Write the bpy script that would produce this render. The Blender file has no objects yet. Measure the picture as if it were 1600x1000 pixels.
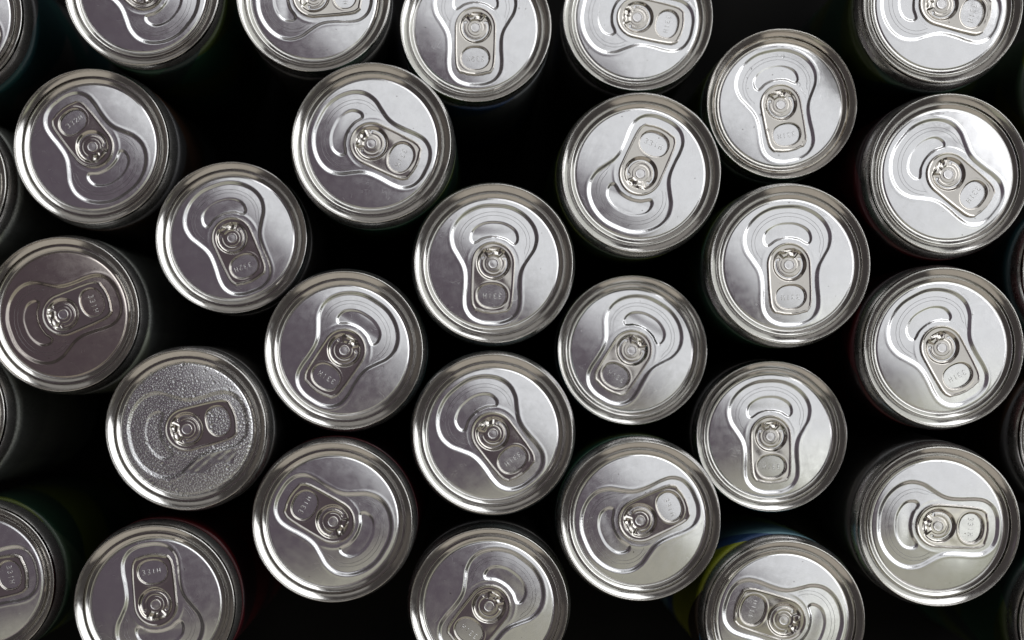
import bpy, math, random
import numpy as np
from mathutils import Vector
random.seed(7); rng = np.random.default_rng(11); trng = np.random.default_rng(23)
MM = 0.001
S = bpy.context.scene
COL = S.collection
# ------------------------------------------------------------------ camera
PXMM = 4.63            # photograph pixels per mm on the plane of the tall cans' rims
D = 520.0              # mm from the camera to that plane
NX, NY = 750.0, 560.0  # point of the photograph straight below the camera
cam_d = bpy.data.cameras.new('camera'); cam = bpy.data.objects.new('camera', cam_d); COL.objects.link(cam)
cam.location = (0, 0, D*MM)
cam_d.sensor_width = 36.0
cam_d.lens = 36.0*D/(1600/PXMM)
cam_d.shift_x = (800-NX)/1600; cam_d.shift_y = -(500-NY)/1600
cam_d.clip_start = 0.01; cam_d.clip_end = 20
cam_d.dof.use_dof = True; cam_d.dof.focus_distance = (D+4)*MM; cam_d.dof.aperture_fstop = 5.0
S.camera = cam
# ------------------------------------------------------------------ world and lamps
W = bpy.data.worlds.new('World'); S.world = W; W.use_nodes = True
bg = W.node_tree.nodes['Background']
bg.inputs[0].default_value = (1.0, 0.90, 0.88, 1); bg.inputs[1].default_value = 0.052
def area(name, loc, target, sx, sy, L, color, spread=180):
    d = bpy.data.lights.new(name, 'AREA'); d.shape = 'RECTANGLE'; d.size = sx; d.size_y = sy
    d.energy = L*sx*sy*math.pi; d.color = color; d.spread = math.radians(spread)
    o = bpy.data.objects.new(name, d); COL.objects.link(o); o.location = loc
    o.rotation_euler = (Vector(target)-Vector(loc)).to_track_quat('-Z', 'Y').to_euler()
    return o
AZ = math.radians(41)
def sky_panel(name, az, zen, dist, w, h, L, color):
    """a window, ceiling, wall or added lamp area seen from the cans at azimuth az and zenith angle zen (degrees)"""
    az, zen = math.radians(az), math.radians(zen)
    loc = (dist*math.sin(zen)*math.cos(az), dist*math.sin(zen)*math.sin(az), dist*math.cos(zen))
    return area(name, loc, (0, 0, 0), w, h, L, color)
# the big window up and to the right, and the pale ceiling that it lights above it
sky_panel('window_light', 38, 48, 1.9, 3.0, 0.96, 2.3, (0.97, 0.985, 1.0))
sky_panel('lower_window_light', 32, 70, 1.9, 2.2, 0.62, 0.62, (0.97, 1.0, 0.96))
sky_panel('ceiling_light', 47, 16, 2.0, 2.3, 0.90, 0.76, (0.955, 0.98, 1.0))
sky_panel('garden_window_light', -72, 27, 2.0, 2.3, 0.9, 0.28, (0.97, 1.0, 0.72))
sky_panel('added_mauve_light', 222, 15, 2.0, 2.6, 1.3, 0.050, (0.92, 0.66, 1.0))  # dim lamp added overhead, standing in for the camera holder's purple shirt
sky_panel('pale_wall_light', 105, 70, 2.4, 2.0, 0.7, 0.22, (1.0, 0.97, 0.93))
sky_panel('warm_wall_light', -92, 64, 1.8, 2.2, 1.0, 0.36, (1.0, 0.91, 0.78))
sky_panel('left_wall_light', 175, 70, 1.8, 1.2, 0.5, 0.05, (1.0, 0.88, 0.74))
S.view_settings.view_transform = 'Standard'; S.view_settings.look = 'None'
S.view_settings.exposure = 0.0; S.view_settings.gamma = 1.0

# ------------------------------------------------------------------ materials
class NT:
    def __init__(s, name):
        m = bpy.data.materials.new(name); m.use_nodes = True; s.m = m; s.t = m.node_tree
        s.p = s.t.nodes['Principled BSDF']
    def n(s, typ, **kw):
        o = s.t.nodes.new(typ)
        for k, v in kw.items(): setattr(o, k, v)
        return o
    def l(s, a, b): s.t.links.new(a, b)
    def inp(s, node, key, v):
        if hasattr(v, 'links') or isinstance(v, bpy.types.NodeSocket): s.l(v, node.inputs[key])
        else: node.inputs[key].default_value = v
    def math(s, op, a, b=0.0, c=0.0, clamp=False):
        o = s.n('ShaderNodeMath', operation=op, use_clamp=clamp)
        for i, v in enumerate((a, b, c)): s.inp(o, i, v)
        return o.outputs[0]
    def noise(s, vec, scale, detail=3, rough=.5):
        o = s.n('ShaderNodeTexNoise'); s.l(vec, o.inputs['Vector'])
        o.inputs['Scale'].default_value = scale; o.inputs['Detail'].default_value = detail
        o.inputs['Roughness'].default_value = rough
        return o.outputs['Fac']
    def map(s, v, a, b, c, d):
        o = s.n('ShaderNodeMapRange'); s.inp(o, 0, v)
        for i, x in enumerate((a, b, c, d)): o.inputs[i+1].default_value = x
        return o.outputs[0]
    def mix(s, f, a, b):
        o = s.n('ShaderNodeMix', data_type='RGBA'); s.inp(o, 0, f)
        for k, v in ((6, a), (7, b)):
            s.inp(o, k, v if isinstance(v, bpy.types.NodeSocket) else (*v, 1))
        return o.outputs[2]
    def coords(s):
        """object coordinates in mm shifted by a random amount per object"""
        tc = s.n('ShaderNodeTexCoord'); oi = s.n('ShaderNodeObjectInfo')
        sc = s.n('ShaderNodeVectorMath', operation='SCALE'); s.l(tc.outputs['Object'], sc.inputs[0]); sc.inputs['Scale'].default_value = 1000
        cb = s.n('ShaderNodeCombineXYZ'); r = s.math('MULTIPLY', oi.outputs['Random'], 517.0)
        for i in range(3): s.l(r, cb.inputs[i])
        ad = s.n('ShaderNodeVectorMath', operation='ADD'); s.l(sc.outputs[0], ad.inputs[0]); s.l(cb.outputs[0], ad.inputs[1])
        return sc.outputs[0], ad.outputs[0], oi.outputs['Random']

def metal(name, base, rough, grain=0.0, lumps=0.0, smudge=.12, scratches=0.0, stain=0.0, dark=None):
    t = NT(name); raw, v, rnd = t.coords()
    t.p.inputs['Metallic'].default_value = 1
    col = t.mix(t.map(t.noise(v, .22, 4), .35, .7, 0, 1), base, tuple(c*.95 for c in base))
    if scratches:
        vo = t.n('ShaderNodeTexVoronoi'); t.l(v, vo.inputs['Vector']); vo.inputs['Scale'].default_value = .42
        cs = t.n('ShaderNodeSeparateXYZ'); t.l(vo.outputs['Color'], cs.inputs[0])
        sp = t.math('LESS_THAN', vo.outputs['Distance'], t.map(cs.outputs[0], .62, 1.0, -.01, .10))
        col = t.mix(t.math('MULTIPLY', sp, .75), col, (.12, .09, .07))
    if stain:
        f = t.map(t.noise(v, .16, 4, .65), .50, .60, 0, stain)
        sx = t.n('ShaderNodeSeparateXYZ'); t.l(raw, sx.inputs[0])
        zz = t.math('MULTIPLY', t.map(sx.outputs[2], -3.0, -4.6, 0, 1), f)
        col = t.mix(zz, col, (.16, .09, .035))
    t.l(col, t.p.inputs['Base Color'])
    r = t.map(t.noise(v, .35, 5, .6), .3, .75, rough-smudge*.5, rough+smudge)
    h = None
    def add(a, b): return b if a is None else t.math('ADD', a, b)
    if grain:
        mp = t.n('ShaderNodeMapping'); t.l(v, mp.inputs[0]); mp.inputs['Scale'].default_value = (6.0, .18, 1)
        mp.inputs['Rotation'].default_value = (0, 0, .0)
        g = t.noise(mp.outputs[0], 1.0, 3, .6)
        h = add(h, t.math('MULTIPLY', g, grain))
        r = t.math('ADD', r, t.math('MULTIPLY', t.math('SUBTRACT', g, .5), .10))
    if lumps:
        h = add(h, t.math('MULTIPLY', t.noise(v, .042, 1.2, .3), lumps))
        h = add(h, t.math('MULTIPLY', t.noise(v, .9, 2, .5), lumps*.003))
    if scratches:
        for k, (sc, lo) in enumerate(((.10, .61), (.15, .64), (.055, .60))):       # curling hairlines
            w = t.noise(v, sc, 3.5, .55)
            ln = t.map(t.math('ABSOLUTE', t.math('SUBTRACT', w, .5+.03*k)), 0, .0016+.0006*k, 1, 0)
            ln = t.math('MULTIPLY', ln, t.map(t.noise(v, .11+.05*k, 2), lo, lo+.03, 0, 1))
            h = add(h, t.math('MULTIPLY', ln, -scratches))
            r = t.math('ADD', r, t.math('MULTIPLY', ln, .12))
    t.l(r, t.p.inputs['Roughness'])
    if h is not None:
        b = t.n('ShaderNodeBump'); b.inputs['Strength'].default_value = 1.0; b.inputs['Distance'].default_value = MM
        t.l(h, b.inputs['Height']); t.l(b.outputs[0], t.p.inputs['Normal'])
    return t.m

M = {}
M['lid'] = metal('lid_aluminium', (.86, .855, .865), .185, grain=.001, lumps=.38, smudge=.07, scratches=.003)
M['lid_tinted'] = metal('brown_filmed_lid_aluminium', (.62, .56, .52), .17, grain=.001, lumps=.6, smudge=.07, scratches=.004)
M['rim'] = metal('rim_aluminium', (.75, .735, .705), .14, smudge=.07)
M['rim_stained'] = metal('stained_rim_aluminium', (.82, .79, .74), .15, smudge=.08, stain=.5)
M['tab'] = metal('tab_aluminium', (.66, .625, .58), .11, grain=.0008, lumps=.3, smudge=.06, scratches=.002)
M['rivet'] = metal('rivet_aluminium', (.86, .84, .84), .22, lumps=.1)
M['score'] = metal('score_cut_metal', (.30, .29, .30), .35)
M['code'] = metal('code_aluminium', (.93, .93, .93), .28)
M['neck'] = metal('neck_aluminium', (.56, .55, .54), .26, lumps=.12, smudge=.08)
M['neck'].node_tree.nodes['Principled BSDF'].inputs['Metallic'].default_value = .92

def print_mat(name, c1, c2, c3, freq=2.0, rough=.38, metallic=.15, writing=None, sectors=None):
    """printed can wall: two colour fields and a third accent; writing = colour of rows of small print"""
    t = NT(name); tc = t.n('ShaderNodeTexCoord'); sx = t.n('ShaderNodeSeparateXYZ'); t.l(tc.outputs['Object'], sx.inputs[0])
    a = t.math('ARCTAN2', sx.outputs[1], sx.outputs[0])
    z = t.math('MULTIPLY', sx.outputs[2], 1000.0)
    ph = sum(ord(c) for c in name) % 7
    f1 = t.math('SINE', t.math('ADD', t.math('ADD', t.math('MULTIPLY', a, freq), t.math('MULTIPLY', z, .09)), float(ph)))
    f2 = t.math('SINE', t.math('ADD', t.math('SUBTRACT', t.math('MULTIPLY', a, freq+1.0), t.math('MULTIPLY', z, .06)), ph*2.0))
    col = t.mix(t.map(f1, .1, .14, 0, 1), c1, c2)
    col = t.mix(t.map(f2, .70, .74, 0, 1), col, c3)
    if sectors:                                       # (from, to, colour): printed fields round the wall, edges slanting down
        deg = t.math('ADD', t.math('MULTIPLY', a, 57.2958), t.math('MULTIPLY', z, 1.1))
        for lo, hi, c in sectors:
            d_ = t.math('SUBTRACT', t.math('WRAP', t.math('SUBTRACT', deg, (lo+hi)/2.0), 180.0, -180.0), 0.0)
            col = t.mix(t.math('LESS_THAN', t.math('ABSOLUTE', d_), (hi-lo)/2.0), col, c)
    if writing:
        rows = t.map(t.math('SINE', t.math('MULTIPLY', z, 3.4)), .1, .4, 0, 1)
        cb = t.n('ShaderNodeCombineXYZ'); t.l(t.math('MULTIPLY', a, 45.0), cb.inputs[0]); t.l(t.math('FLOOR', t.math('MULTIPLY', z, .541)), cb.inputs[1])
        chars = t.map(t.noise(cb.outputs[0], 1.0, 2), .47, .5, 0, 1)
        blk = t.map(t.math('SINE', t.math('MULTIPLY', a, 3.0)), -.1, -.08, 0, 1)
        col = t.mix(t.math('MULTIPLY', t.math('MULTIPLY', rows, chars), blk), col, writing)
    t.l(col, t.p.inputs['Base Color']); t.p.inputs['Metallic'].default_value = metallic
    t.p.inputs['Roughness'].default_value = rough
    return t.m
K = (.05, .05, .052)
P = {
 'green': print_mat('green_print', (.012, .045, .025), (.03, .045, .01), (.01, .02, .017)),
 'lime': print_mat('lime_print', (.30, .38, .03), (.03, .09, .16), (.16, .24, .20), 1.0, sectors=((-100, -70, (.03, .02, .01)), (-148, -100, (.19, .21, .012)), (-168, -148, (.02, .05, .13)), (-215, -168, (.10, .20, .24)), (-240, -215, (.16, .28, .12)), (-330, -240, (.01, .01, .012)))),
 'olive': print_mat('olive_print', (.06, .08, .012), (.01, .028, .016), (.03, .05, .03), 1.0),
 'red': print_mat('red_print', (.06, .004, .006), (.015, .006, .008), (.06, .006, .01), 1.0),
 'teal': print_mat('teal_print', (.008, .03, .035), K, (.01, .04, .04), 2.0),
 'grey': print_mat('grey_print', (.24, .25, .23), (.18, .19, .18), (.24, .26, .21), 1.0, .45, .3, writing=(.02, .02, .02)),
 'black': print_mat('black_print', (.05, .048, .046), (.07, .066, .062), (.09, .09, .09), 2.0, .35, .4, writing=(.06, .06, .06)),
 'brown': print_mat('brown_print', (.03, .018, .012), K, (.06, .03, .018), 1.0),
 'blue': print_mat('blue_print', (.10, .11, .12), (.13, .135, .14), (.03, .06, .14), 1.0, writing=(.008, .008, .008)),
}
t = NT('dark_table'); raw, v, r_ = t.coords()
t.l(t.mix(t.map(t.noise(v, .02, 5), .35, .7, 0, 1), (.004, .004, .004), (.009, .0085, .008)), t.p.inputs['Base Color']); t.p.inputs['Roughness'].default_value = .9; t.p.inputs['Specular IOR Level'].default_value = .1
M['table'] = t.m
t = NT('water'); t.p.inputs['Transmission Weight'].default_value = 1; t.p.inputs['IOR'].default_value = 1.33
t.p.inputs['Roughness'].default_value = 0.0; M['water'] = t.m

# ------------------------------------------------------------------ mesh helpers
def new_mesh(name, verts, faces, mat, smooth=True):
    me = bpy.data.meshes.new(name)
    verts = np.asarray(verts, dtype=np.float64)*MM
    if isinstance(faces, np.ndarray):
        n = len(faces); k = faces.shape[1]
        me.vertices.add(len(verts)); me.vertices.foreach_set('co', verts.ravel())
        me.loops.add(n*k); me.loops.foreach_set('vertex_index', faces.ravel().astype(np.int32))
        me.polygons.add(n); me.polygons.foreach_set('loop_start', np.arange(0, n*k, k, dtype=np.int32))
        me.polygons.foreach_set('loop_total', np.full(n, k, dtype=np.int32))
        me.update(calc_edges=True)
    else:
        me.from_pydata([tuple(v) for v in verts], [], faces)
    me.polygons.foreach_set('use_smooth', np.ones(len(me.polygons), dtype=bool) if smooth else np.zeros(len(me.polygons), dtype=bool))
    me.materials.append(mat); me.update(); return me
def lathe(profile, seg=160):
    """profile list of (r,z) from outside to the centre"""
    pr = np.array(profile, float); n = len(pr); a = np.linspace(0, 2*np.pi, seg, endpoint=False)
    V = np.stack([pr[:, 0:1]*np.cos(a), pr[:, 0:1]*np.sin(a), np.repeat(pr[:, 1:2], seg, 1)], -1).reshape(-1, 3)
    i = np.arange(n-1)[:, None]*seg; j = np.arange(seg)[None]; j2 = (j+1) % seg
    F = np.stack([i+j, i+j2, i+seg+j2, i+seg+j], -1).reshape(-1, 4)
    return V, F
def smooth_profile(pts, sub=5):
    P_ = np.array(pts, float); out = []
    for k in range(len(P_)-1):
        p0 = P_[max(k-1, 0)]; p1 = P_[k]; p2 = P_[k+1]; p3 = P_[min(k+2, len(P_)-1)]
        for s in range(sub):
            u = s/sub
            out.append(.5*((2*p1)+(-p0+p2)*u+(2*p0-5*p1+4*p2-p3)*u*u+(-p0+3*p1-3*p2+p3)*u**3))
    out.append(P_[-1]); return np.array(out)
def closed_spline(pts, sub=10):
    P_ = np.array(pts, float); n = len(P_); out = []
    for k in range(n):
        p0, p1, p2, p3 = P_[k-1], P_[k], P_[(k+1) % n], P_[(k+2) % n]
        for s in range(sub):
            u = s/sub
            out.append(.5*((2*p1)+(-p0+p2)*u+(2*p0-5*p1+4*p2-p3)*u*u+(-p0+3*p1-3*p2+p3)*u**3))
    return np.array(out)
def mirror(half):
    """half outline from top (x=0) round the right side to the bottom (x=0)"""
    return half+[(-x, y) for x, y in half[-2:0:-1]]
def sdf(px, py, poly):
    """signed distance to a closed polygon, negative inside"""
    d = np.full(px.shape, 1e9); ins = np.zeros(px.shape, bool); n = len(poly)
    for i in range(n):
        ax, ay = poly[i]; bx, by = poly[(i+1) % n]; ex, ey = bx-ax, by-ay
        wx, wy = px-ax, py-ay; t_ = np.clip((wx*ex+wy*ey)/(ex*ex+ey*ey+1e-12), 0, 1)
        d = np.minimum(d, (wx-t_*ex)**2+(wy-t_*ey)**2)
        c = ((ay > py) != (by > py)); 
        with np.errstate(divide='ignore', invalid='ignore'):
            c &= px < (bx-ax)*(py-ay)/(by-ay+1e-15)+ax
        ins ^= c
    d = np.sqrt(d); return np.where(ins, -d, d)
def sst(x, a, b):
    u = np.clip((x-a)/(b-a), 0, 1); return u*u*(3-2*u)
def tube(path, r, seg=6, closed=False):
    P_ = np.array(path, float); n = len(P_); V = []; F = []
    for i in range(n):
        a = P_[max(i-1, 0)]; b = P_[min(i+1, n-1)]
        d = b-a; d /= np.linalg.norm(d)+1e-9; s = np.cross(d, (0, 0, 1)); s /= np.linalg.norm(s)+1e-9; u = np.cross(s, d)
        for k in range(seg):
            an = 2*np.pi*k/seg; V.append(P_[i]+r*(np.cos(an)*s+np.sin(an)*u))
    for i in range(n-1):
        for k in range(seg): F.append((i*seg+k, i*seg+(k+1) % seg, (i+1)*seg+(k+1) % seg, (i+1)*seg+k))
    F.append(tuple(range(seg))[::-1]); F.append(tuple(range((n-1)*seg, n*seg)))
    return V, F
def merge(parts):
    V = []; F = []
    for v, f in parts:
        o = len(V); V += [tuple(x) for x in v]; F += [tuple(i+o for i in q) for q in f]
    return V, F

# ------------------------------------------------------------------ the lid: panel height field (mm, tab points to -y)
PR = 22.0; PZ = -3.12; REC = .56
peanut = closed_spline(mirror([(0, 19.8), (5, 19.3), (9.6, 17.1), (13, 13.6), (14.5, 9.5), (13.9, 5.4), (12, 2.1), (10.2, -1), (9.4, -4), (9.3, -8), (9.5, -12), (9.0, -15.6), (6.9, -18.5), (3.6, -20.0), (0, -20.3)]), 5)
kidney = closed_spline(mirror([(0, 14.2), (3, 13.9), (5.6, 12.8), (7.4, 11.2), (8.1, 9.2), (7.9, 7.4), (6.8, 6.5), (5.5, 7.0), (3.6, 8.2), (0, 8.9)]), 6)
def panel_z(x, y):
    r2 = (x*x+y*y)/PR**2
    z = 1.1*(1-r2)
    r = np.sqrt(r2)*PR
    z = z+.18*sst(r, 21.98, 21.5)-.18                     # soft step near the panel edge
    d = sdf(x, y, peanut)
    u_ = np.clip((.45-d)/1.3, 0, 1); z = z-REC*(.5*u_+.5*sst(d, .45, -.85))+.03*np.exp(-((d-.75)/.45)**2)
    dk = sdf(x, y, kidney)
    k = .46*(1-.5*sst(y, 9.0, 13.5))
    z = z-k*sst(dk, .35, -.8)
    # soft pressed ring round the tab nose inside the recess
    dn = np.sqrt(x*x+y*y)
    z = z+.05*np.exp(-((dn-8.9)/.5)**2)*sst(y, -2, 3)*sst(np.abs(x), 0, 1)*(d < -1)
    return PZ+z
N = 300
u = np.linspace(-1, 1, N); U, Vv = np.meshgrid(u, u)
with np.errstate(divide='ignore', invalid='ignore'):
    big = np.abs(U) > np.abs(Vv)
    rr = np.where(big, U, Vv); ph = np.where(big, np.pi/4*Vv/U, np.pi/2-np.pi/4*U/Vv)
ph = np.nan_to_num(ph); X = rr*np.cos(ph)*PR; Y = rr*np.sin(ph)*PR
Z = panel_z(X, Y)
ii = (np.arange(N-1)[:, None]*N+np.arange(N-1)[None])
F = np.stack([ii, ii+1, ii+N+1, ii+N], -1).reshape(-1, 4)
ME = {}
ME['panel'] = new_mesh('lid_panel', np.stack([X, Y, Z], -1).reshape(-1, 3), F, M['lid'])
EDGE = float(panel_z(np.array([PR]), np.array([0.]))[0])
rim_pts = [(26.5, -2.75), (26.9, -2.3), (26.98, -1.4), (26.96, -.75), (26.86, -.38), (26.68, -.12), (26.48, -.03), (26.33, -.2), (26.27, -.55), (26.15, -.8), (25.8, -1.02), (25.3, -1.34), (24.75, -1.74), (24.42, -2.05), (24.3, -2.5), (24.22, -3.6), (24.08, -4.3), (23.92, -4.35), (23.8, -3.8), (23.76, -2.7), (23.66, -2.38), (23.5, -2.36), (23.1, -2.62), (22.6, -2.98), (22.38, EDGE+.11), (22.2, EDGE+.03), (PR-.03, EDGE+.003)]
V_, F_ = lathe(smooth_profile(rim_pts, 4), 192)
ME['rim'] = new_mesh('rim', V_, F_, M['rim'])
ME['rim_stained'] = new_mesh('rim', V_, F_, M['rim_stained'])

# ------------------------------------------------------------------ pull tab
TB = PZ+1.08-.18-REC+.18                                   # lid level under the tab
nose = [(7.45*math.sin(a), 7.55*math.cos(a)) for a in np.linspace(0, math.pi/2, 14)]
tab_out = mirror(nose+[(7.42, -4), (7.35, -9), (7.15, -12.6), (6.8, -14.3), (6.1, -15.5), (5.45, -16.2), (5.0, -16.25), (4.4, -16.35), (2.6, -16.85), (0, -17.1)])
def oval(cx, cy, hx, hy, p=2.5, n=64):
    return [(cx+hx*abs(math.cos(a))**(2/p)*math.copysign(1, math.cos(a)), cy+hy*abs(math.sin(a))**(2/p)*math.copysign(1, math.sin(a))) for a in np.linspace(0, 2*math.pi, n, endpoint=False)]
hole = oval(0, -10.9, 4.7, 3.75, 2.25)
gx = np.arange(-7.7, 7.71, .08); gy = np.arange(-17.4, 7.8, .08)
TX, TY = np.meshgrid(gx, gy)
SO = sdf(TX, TY, np.array(tab_out)); SH = sdf(TX, TY, np.array(hole))
def slot_sdf(x, y):
    r = np.hypot(x, y); a = np.arctan2(y, x)              # slot runs round the bottom, its ends hook inward
    am = np.abs(np.arctan2(x, -y))                        # 0 at the bottom, pi at the nose
    lim = 2.02
    d1 = np.abs(r-4.45)-.2
    ex = np.array([math.sin(lim)*4.45, -math.cos(lim)*4.45])
    d_end = np.hypot(np.abs(x)-ex[0], y-ex[1])-.2
    d1 = np.where(am < lim, d1, d_end)
    hk = np.array([math.sin(lim+.04)*3.95, -math.cos(lim+.04)*3.95])
    d2 = np.hypot(np.abs(x)-hk[0], y-hk[1])-.42
    return np.minimum(d1, d2)
SS = slot_sdf(TX, TY)
# pull grid vertices that lie close to an edge onto it
def snap(x, y, f, h=.055):
    for _ in range(2):
        d = f(x, y); e = 1e-3
        gx_ = (f(x+e, y)-d)/e; gy_ = (f(x, y+e)-d)/e; m = np.abs(d) < h
        x = np.where(m, x-d*gx_, x); y = np.where(m, y-d*gy_, y)
    return x, y
TX, TY = snap(TX, TY, lambda a, b: sdf(a, b, np.array(tab_out)))
TX, TY = snap(TX, TY, lambda a, b: sdf(a, b, np.array(hole)))
TX, TY = snap(TX, TY, slot_sdf)
SO = sdf(TX, TY, np.array(tab_out)); SH = sdf(TX, TY, np.array(hole)); SS = slot_sdf(TX, TY)
do = -SO
tz = np.where(do < .42, 1.02*np.sqrt(np.clip(1-((.42-do)/.42)**2, 0, 1)), 1.02-.15*sst(do, .42, 1.05))
web = .77
lip = .03*np.exp(-((SH-.9)/.3)**2)
tz = tz+np.where(do > .9, lip, lip*sst(do, .3, .9))
tz = np.where(SH < .62, .12+(tz-.12)*np.sqrt(np.clip(1-((.62-SH)/.62)**2, 0, 1)), tz)
R_ = np.hypot(TX, TY); am = np.abs(np.arctan2(TX, -TY))
ring = sst(R_, 5.85, 4.8)
low = .24+.07*sst(R_, 2.85, 2.65)
low = low+.05*np.exp(-((R_-3.55)/.2)**2)*sst(am, 2.3, 1.9)
nosem = sst(am, 2.35, 2.55)                                # nose sector, folded and creased metal
crown = .58+.48*np.exp(-((TX+1.7)/1.0)**2-((TY-4.5)/.55)**2)-.45*np.exp(-((TX-1.4)/.8)**2-((TY-3.9)/.7)**2)
crown = crown+.22*np.exp(-((TY-5.5+.06*TX*TX)/.22)**2)-.16*np.exp(-((TY-4.95-.12*TX)/.2)**2)*(np.abs(TX) < 2.2)
crown = crown+.30*np.clip(1-np.abs(TX)/(.1+.75*np.clip(4.3-TY, 0, 3)/2), 0, 1)*sst(TY, 4.3, 3.2)
crown = crown+.18*np.exp(-((TX-2.3)/.35)**2-((TY-4.6)/.3)**2)
low = low*(1-nosem*sst(R_, 2.4, 3.2))+crown*nosem*sst(R_, 2.4, 3.2)
tz = tz*(1-ring)+low*ring
tz = np.where(SS < .16, tz-(.16-np.clip(SS, 0, .16))*.9, tz)
tz = tz+.03*np.sin(TX*.9+1)*np.cos(TY*.6)
tz = np.where(do <= 0.001, 0.02, tz)
nv = TX.size; ny, nx = TX.shape
ii = (np.arange(ny-1)[:, None]*nx+np.arange(nx-1)[None]); FQ = np.stack([ii, ii+1, ii+nx+1, ii+nx], -1).reshape(-1, 4)
bad = (SO > .012) | (SH < -.012) | (SS < -.012)
FQ = FQ[~bad.ravel()[FQ].any(1)]
keep = np.zeros(nv, bool); keep[FQ.ravel()] = True; idx = np.cumsum(keep)-1
TV = np.stack([TX, TY, tz+TB], -1).reshape(-1, 3)[keep]
ME['tab'] = new_mesh('pull_tab', TV, idx[FQ], M['tab'])
V_, F_ = lathe(smooth_profile([(1.78, TB+.1), (1.76, TB+.5), (1.74, TB+.74), (1.66, TB+.84), (1.56, TB+.85), (1.46, TB+.79), (1.2, TB+.77), (.6, TB+.79), (.001, TB+.81)], 4), 48)
ME['rivet'] = new_mesh('rivet', V_, F_, M['rivet'])

# score lines: thin cuts in the pour opening
def arc(rx, ry, a0, a1, cy=7.4, n=90, hook=0):
    pts = []
    for a in np.linspace(a0, a1, n):
        pts.append((rx*math.cos(a), cy+ry*math.sin(a)))
    if hook:
        x, y = pts[-1] if hook > 0 else pts[0]
        ex = [(x+.5*math.sin(k*.5)*(-1 if x > 0 else 1), y-.75*k) for k in range(1, 5)]
        pts = pts+ex if hook > 0 else ex[::-1]+pts
    return pts
def on_panel(pts, off):
    q = np.array(pts); z = panel_z(q[:, 0], q[:, 1]); return np.column_stack([q, z+off])
parts = [tube(on_panel(arc(12.1, 10.1, -.42, math.pi+.55, hook=-1), .015), .055, 4),
         tube(on_panel(arc(11.0, 8.9, -.1, math.pi+.62, hook=-1), .015), .05, 4)]
V_, F_ = merge(parts); ME['score'] = new_mesh('score_line', V_, F_, M['score'])
# stamped production code
GL = {'3': [[(0, .9), (.25, 1.0), (.5, .95), (.6, .78), (.5, .58), (.25, .52), (.5, .46), (.62, .25), (.5, .06), (.25, 0), (0, .1)]],
      '1': [[(.3, 0), (.3, 1)]], 'H': [[(0, 0), (0, 1)], [(.6, 0), (.6, 1)], [(0, .5), (.6, .5)]],
      '2': [[(0, .8), (.15, .96), (.35, 1), (.55, .9), (.6, .7), (.45, .45), (0, 0), (.62, 0)]]}
def code_mesh(txt):
    parts = []; s = 1.65; adv = 1.72; x0 = -adv*(len(txt)-1)/2-.3*s
    for i, ch in enumerate(txt):
        for st in GL[ch]:
            p = []
            for a, b in zip(st[:-1], st[1:]):
                for k in range(3): p.append((a[0]+(b[0]-a[0])*k/3, a[1]+(b[1]-a[1])*k/3))
            p.append(st[-1])
            q = [(-(x0+i*adv+x*s*.9), -11.0-(y-.5)*s) for x, y in p]   # upside down when the tab points down
            parts.append(tube(on_panel(q, .03), .10, 5))
    V_, F_ = merge(parts); return new_mesh('stamped_code', V_, F_, M['code'])
ME['331H'] = code_mesh('331H'); ME['332H'] = code_mesh('332H')

# neck and wall of the can
def neck_mesh(rb):
    pr = smooth_profile([(26.5, -2.75), (26.2, -3.0), (26.15, -3.3), (26.05+(rb-26.05)*.35, -3.9), (26.05+(rb-26.05)*.64, -4.9), (26.05+(rb-26.05)*.83, -6.6), (26.05+(rb-26.05)*.92, -8.8), (26.05+(rb-26.05)*.95, -11.6)], 4)
    V_, F_ = lathe(pr, 128); return new_mesh('neck', V_, F_, M['neck'])
RB = (28.1, 27.15)                                     # wall radius of the wide and the slim can, before scaling
NECK = (neck_mesh(RB[0]), neck_mesh(RB[1]))
def body_mesh(h, mat, rb):
    pr = smooth_profile([(26.05+(rb-26.05)*.95, -11.6), (26.05+(rb-26.05)*.98, -13.2), (rb-.04, -15.5), (rb, -18.5), (rb, -h+9), (rb-.3, -h+5), (26.0, -h+2), (24.5, -h+.1), (23.4, -h+.1), (21, -h+4), (12, -h+8), (.01, -h+9)], 3)
    V_, F_ = lathe(pr, 128); return new_mesh('body', V_, F_, mat)

# ------------------------------------------------------------------ droplets
def droplets(name, pts, mat=None):
    """pts: (x,y,z,radius,flatness); low dome of water, 4 rings of 10"""
    V = []; F = []
    rings = [(1.0, -.03), (.93, .34), (.72, .68), (.38, .92)]; sg = 10
    for x, y, z, r, fl in pts:
        o = len(V); w = rng.uniform(.85, 1.18); a0 = rng.uniform(0, 6.3)
        for rr_, zz in rings:
            for k in range(sg):
                a = 2*math.pi*k/sg; lx = r*rr_*math.cos(a)*w; ly = r*rr_*math.sin(a)/w
                V.append((x+lx*math.cos(a0)-ly*math.sin(a0), y+lx*math.sin(a0)+ly*math.cos(a0), z+r*fl*zz))
        V.append((x, y, z+r*fl)); top = len(V)-1
        for q in range(3):
            for k in range(sg): F.append((o+q*sg+k, o+q*sg+(k+1) % sg, o+(q+1)*sg+(k+1) % sg, o+(q+1)*sg+k))
        for k in range(sg): F.append((o+3*sg+k, o+3*sg+(k+1) % sg, top))
    return new_mesh(name, V, F, mat or M['water'])

# ------------------------------------------------------------------ the cans
H0 = 146.0
def to_world(px, py, drop):
    f = (D+drop)/D/PXMM
    return (px-NX)*f, -(py-NY)*f
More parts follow.
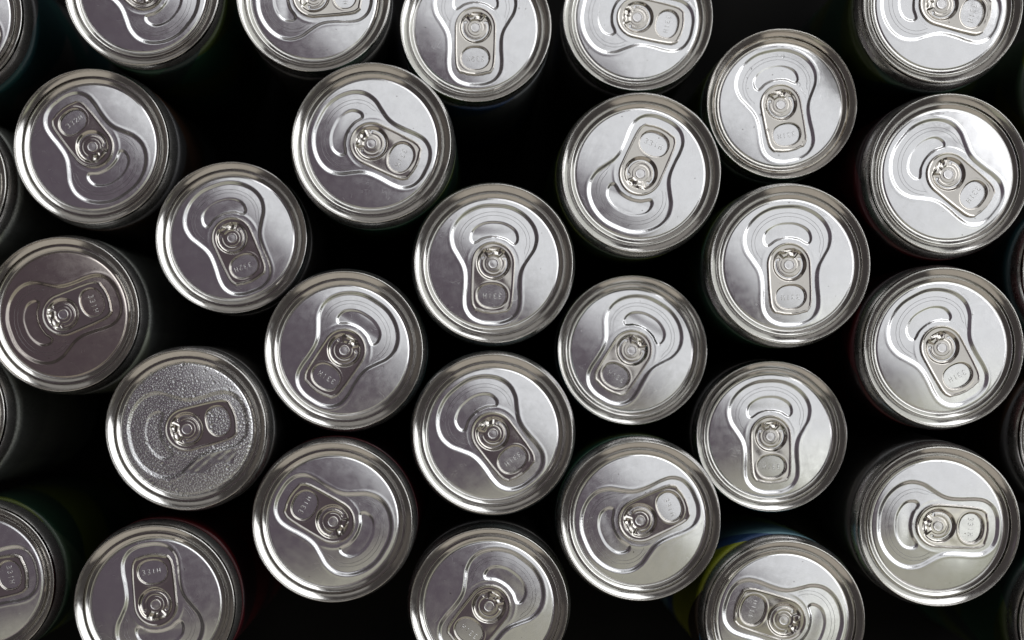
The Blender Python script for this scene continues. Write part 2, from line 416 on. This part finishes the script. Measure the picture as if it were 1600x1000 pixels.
# x, y, rim radius in the photograph, direction of the tab (degrees, clockwise from right), small?, print, code, label
CANS = [
 (-88, 22, 123, 40, 0, 'teal', '331H', 'silver drink can cut off by the top left corner, only its right rim showing'),
 (221, -20, 122, -141, 1, 'green', '331H', 'silver drink can at the top edge, second from left, pour opening at its lower right'),
 (489, -8, 121, -3, 1, 'black', '331H', 'silver drink can half cut off at the top edge, its tab lying level'),
 (743, 41, 119, 90, 1, 'blue', '332H', 'silver drink can at the top, tab straight down, above a dark wall with printed stripes'),
 (997, 25, 118, 12, 1, 'black', '331H', 'silver drink can cut by the top edge right of the middle, tab lying nearly level'),
 (1474, 4, 126, 15.6, 0, 'green', '331H', 'silver drink can in the top right corner, dark green wall, tab pointing right'),
 (1222, 162, 118.5, 79, 1, 'olive', '331H', 'silver drink can with water drops and brown stains in its rim groove'),
 (580, 223, 126, 25.6, 0, 'green', '331H', 'silver drink can left of the top middle, tab pointing lower right toward a dark gap'),
 (142, 228, 122, -126.4, 0, 'brown', '332H', 'silver drink can at upper left, stamped 332H, tab pointing to the upper left'),
 (361, 371, 119.5, 70, 1, 'black', '332H', 'small drink can with dark lid, lower left of the can facing the dark gap'),
 (1002, 270, 125.5, -66, 0, 'olive', '331H', 'silver drink can with tab pointing up and to the right, pour opening at bottom'),
 (1485, 271, 126, 38, 0, 'red', '331H', 'bright drink can at the right edge below the corner can, tab to lower right'),
 (771, 411, 125.5, 92, 0, 'green', '331H', 'silver drink can in the centre, tab straight down, directly above another can'),
 (537, 547, 125, 123, 0, 'teal', '331H', 'drink can left of the centre one, purple reflections, tab pointing to the lower left'),
 (96, 491, 122, -20, 0, 'grey', '331H', 'darkest drink can, at the left edge, brown reflections, tab tilted up to the right'),
 (1235, 413, 126, 87, 0, 'green', '331H', 'bright drink can below the stained one, tab pointing straight down'),
 (1475, 543, 126, 61, 0, 'red', '331H', 'bright drink can at middle right, dark red wall, tab pointing to the lower right'),
 (988, 547, 118, 121, 1, 'blue', '331H', 'small low drink can ringed by six others, tab pointing to the lower left'),
 (770, 678, 126.5, 52, 0, 'teal', '331H', 'silver drink can directly below the centre one, tab pointing to the lower right'),
 (290, 671, 126.5, -14, 0, 'black', None, 'drink can covered in fine beads of condensation, no code visible'),
 (519, 816, 126.5, -150, 0, 'red', '331H', 'drink can right of and below the beaded one, tab pointing to the upper left'),
 (1001, 814, 126, -23.5, 0, 'green', '331H', 'drink can at lower middle right, tab tilted up and to the right'),
 (1206, 682, 119, 88, 1, 'black', '331H', 'small low drink can at lower right, tab straight down, streaked reflections on its lid'),
 (1469, 823, 126.5, 2, 0, 'black', '331H', 'silver drink can at lower right, whole lid showing, tab lying level'),
 (241, 946, 127, -98.5, 0, 'red', '331H', 'drink can cut by the bottom edge at left, tab pointing up, code reading upright'),
 (764, 949, 125, 128, 0, 'black', '331H', 'drink can cut by the bottom edge in the middle, tab pointing to the lower left'),
 (1227, 970, 126, -162, 0, 'lime', '331H', 'drink can cut by the bottom edge with lime and blue wall above it'),
 (-36, 910, 122, -12, 0, 'olive', '331H', 'drink can cut by the left edge near the bottom, finger hole end in view'),
 (-112, 285, 122, 10, 0, 'grey', '331H', 'sliver of a drink can at the left edge above the darkest can'),
 (-114, 648, 122, 10, 0, 'grey', '331H', 'sliver of a drink can at the left edge below the darkest can, printed wall'),
 (1722, 424, 125, 0, 0, 'teal', '331H', 'sliver of a drink can at the right edge between the two whole right-hand cans'),
 (1718, 684, 125, 0, 0, 'brown', '331H', 'sliver of a drink can at the right edge above the lower right level-tabbed can'),
 (1717, 975, 125, 0, 0, 'green', '331H', 'sliver of a drink can at the bottom right corner'),
 (1745, 128, 125, 0, 0, 'olive', '331H', 'drink can mostly beyond the right edge near the top, yellow green wall in view'),
]
def link(name, me, parent, mat=None):
    o = bpy.data.objects.new(name, me); COL.objects.link(o); o.parent = parent; return o
placed = []
for ci, (px, py, rp, ang, small, pr, code, label) in enumerate(CANS):
    lidR = 26.98*(.978 if small else 1.0)
    drop = max((lidR*PXMM/rp-1)*D, -6.0)
    x, y = to_world(px, py, drop)
    placed.append((x, y, small))
    h = H0-drop
    root = bpy.data.objects.new('drink_can', None); COL.objects.link(root); root.empty_display_size = .02
    root.location = (x*MM, y*MM, -H0*MM)
    sc = .978 if small else 1.0
    a = -math.radians(ang)+math.pi/2                    # model tab points to -y
    # a very slight lean so no two lids mirror the room alike
    tx, ty = trng.normal(0, .35, 2)
    root.rotation_euler = (math.radians(tx), math.radians(ty), a)
    root.scale = (sc, sc, sc)
    lean = root.rotation_euler.to_matrix() @ Vector((0, 0, h*MM))   # keep the lid centre where the photograph has it
    root.location = (x*MM-lean.x, y*MM-lean.y, -H0*MM)
    root['label'] = label; root['category'] = 'drink can'; root['group'] = 'aluminium drink cans standing close together'
    hl = h/sc
    up = (0, 0, hl*MM)
    body = link('body', body_mesh(hl, P[pr], RB[small]), root); body.location = up
    nk = link('neck', NECK[small], root); nk.location = up
    rim = link('rim', ME['rim_stained'] if ci == 6 else ME['rim'], root); rim.location = up
    lid = link('lid', ME['panel'], root); lid.location = up
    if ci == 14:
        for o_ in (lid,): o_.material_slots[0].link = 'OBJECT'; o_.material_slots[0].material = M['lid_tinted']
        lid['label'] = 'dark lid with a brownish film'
    if ci == 6: rim['label'] = 'rim with brown stains in its groove'
    link('score_line', ME['score'], lid); link('rivet', ME['rivet'], lid)
    if code: link('stamped_code', ME[code], lid)
    tb = link('pull_tab', ME['tab'], root); tb.location = up; tb.rotation_euler = (0, 0, math.radians(trng.normal(0, 1.3)))
    if ci == 19:
        # condensation: beads packed over the whole lid except a wiped patch beside the tab
        pts = []; cell = {}; tries = 0
        cand = []
        for _ in range(45000):
            r = 21.9*math.sqrt(rng.random()); t_ = rng.uniform(0, 2*math.pi); cand.append((r*math.cos(t_), r*math.sin(t_)))
        cand = np.array(cand)
        tabd = sdf(cand[:, 0], cand[:, 1], np.array(tab_out)); hd = sdf(cand[:, 0], cand[:, 1], np.array(hole))
        wipe_poly = [(-11.2, 1.5), (-9.9, -3.5), (-9.6, -8.4), (-9.5, -13.2), (-12.5, -13.6), (-15.0, -11.4), (-13.4, -7.5), (-15.6, -2.4), (-14.7, 3.5), (-13.2, 5.4)]
        wipe = sdf(cand[:, 0], cand[:, 1], closed_spline(wipe_poly, 4))
        zz = panel_z(cand[:, 0], cand[:, 1])
        for (qx, qy), td, hh, wd, z in zip(cand, tabd, hd, wipe, zz):
            if (td < .25 and hh > -.35): continue
            if wd < -.1: continue
            r = float(np.clip(rng.lognormal(-1.0, .36), .18, .8))
            if rng.random() < .004: r = rng.uniform(.6, 1.0)
            k = (int(qx//1.2), int(qy//1.2)); ok = True
            for dx in (-1, 0, 1):
                for dy in (-1, 0, 1):
                    for (ox, oy, orr) in cell.get((k[0]+dx, k[1]+dy), ()):
                        if (ox-qx)**2+(oy-qy)**2 < (.93*(orr+r))**2: ok = False; break
                    if not ok: break
                if not ok: break
            if not ok: continue
            cell.setdefault(k, []).append((qx, qy, r)); pts.append((qx, qy, z-.01, r, 1.05))
        cd = link('condensation', droplets('condensation', pts), lid); cd['kind'] = 'stuff'
        wx, wy = np.meshgrid(np.arange(-17, -8, .16), np.arange(-15, 7, .16))      # drops run together into one film
        wd = -sdf(wx, wy, closed_spline(wipe_poly, 4))+.25*np.sin(wx*2.1+wy)*np.cos(wy*1.7)
        wz = panel_z(wx, wy)-.03+.34*np.sqrt(np.clip(wd/.9, 0, 1))+.22*np.sin(wx*1.6+1)*np.sin(wy*1.3+wx*.8)*(wd > 0)*np.clip(wd, 0, 1)
        k_ = np.arange(wx.size).reshape(wx.shape); q_ = np.stack([k_[:-1, :-1], k_[:-1, 1:], k_[1:, 1:], k_[1:, :-1]], -1).reshape(-1, 4)
        q_ = q_[(wd.ravel()[q_] > -.08).all(1)]; kp = np.zeros(wx.size, bool); kp[q_.ravel()] = True; ix = np.cumsum(kp)-1
        link('water_film', new_mesh('water_film', np.stack([wx, wy, wz], -1).reshape(-1, 3)[kp], ix[q_], M['water']), lid)
        pts = []
        for _ in range(900):
            t_ = rng.uniform(-1.2, 2.0)+.5; u_ = rng.random(); r0 = 26.3+1.4*u_
            z0 = -4.6-6.0*u_
            pts.append((r0*math.cos(t_), r0*math.sin(t_), z0, rng.uniform(.12, .3), .6))
        nd = link('condensation', droplets('condensation', pts), nk); nd['kind'] = 'stuff'
    if ci == 27:
        for _ in range(60):
            qx, qy = rng.uniform(-14, 14, 2); r = rng.uniform(.14, .34)
            if math.hypot(qx, qy) > 20 or sdf(np.array([qx]), np.array([qy]), np.array(tab_out))[0] < .3: continue
            link('water_drop', droplets('water_drop', [(qx, qy, float(panel_z(np.array([qx]), np.array([qy]))[0])-.01, r, .7)]), lid)
    if ci == 6:
        for (qx, qy, r) in [(7.9, 6.0, .62), (-5.6, -.6, .60), (-7.9, -2.2, .5), (-6.4, -8.0, .6), (4.2, 16.9, .7), (2.2, 17.9, .35), (-7.8, 14.8, .45), (8.2, -16.4, .35), (-4.0, -17.5, .3), (-11, -6, .3), (-13.0, 2.0, .2), (3, 12, .2), (5, -14.6, .35), (-9.9, 11.8, .3), (-2.8, 19.2, .3)]:
            z = float(panel_z(np.array([qx]), np.array([qy]))[0])
            if sdf(np.array([qx]), np.array([qy]), np.array(tab_out))[0] < -.6: z = TB+.8
            link('water_drop', droplets('water_drop', [(qx, qy, z-.01, r, .6)]), lid)
# collisions (printed only)
for i in range(len(placed)):
    for j in range(i):
        ra = RB[placed[i][2]]*(.978 if placed[i][2] else 1); rb = RB[placed[j][2]]*(.978 if placed[j][2] else 1)
        d_ = math.hypot(placed[i][0]-placed[j][0], placed[i][1]-placed[j][1])
        if d_ < ra+rb: print('overlap', i, j, round(ra+rb-d_, 2))
# ------------------------------------------------------------------ table
me = new_mesh('table_surface', [(-1500, -1500, -H0), (1500, -1500, -H0), (1500, 1500, -H0), (-1500, 1500, -H0)], [(0, 1, 2, 3)], M['table'], False)
o = bpy.data.objects.new('table_surface', me); COL.objects.link(o); o['kind'] = 'structure'
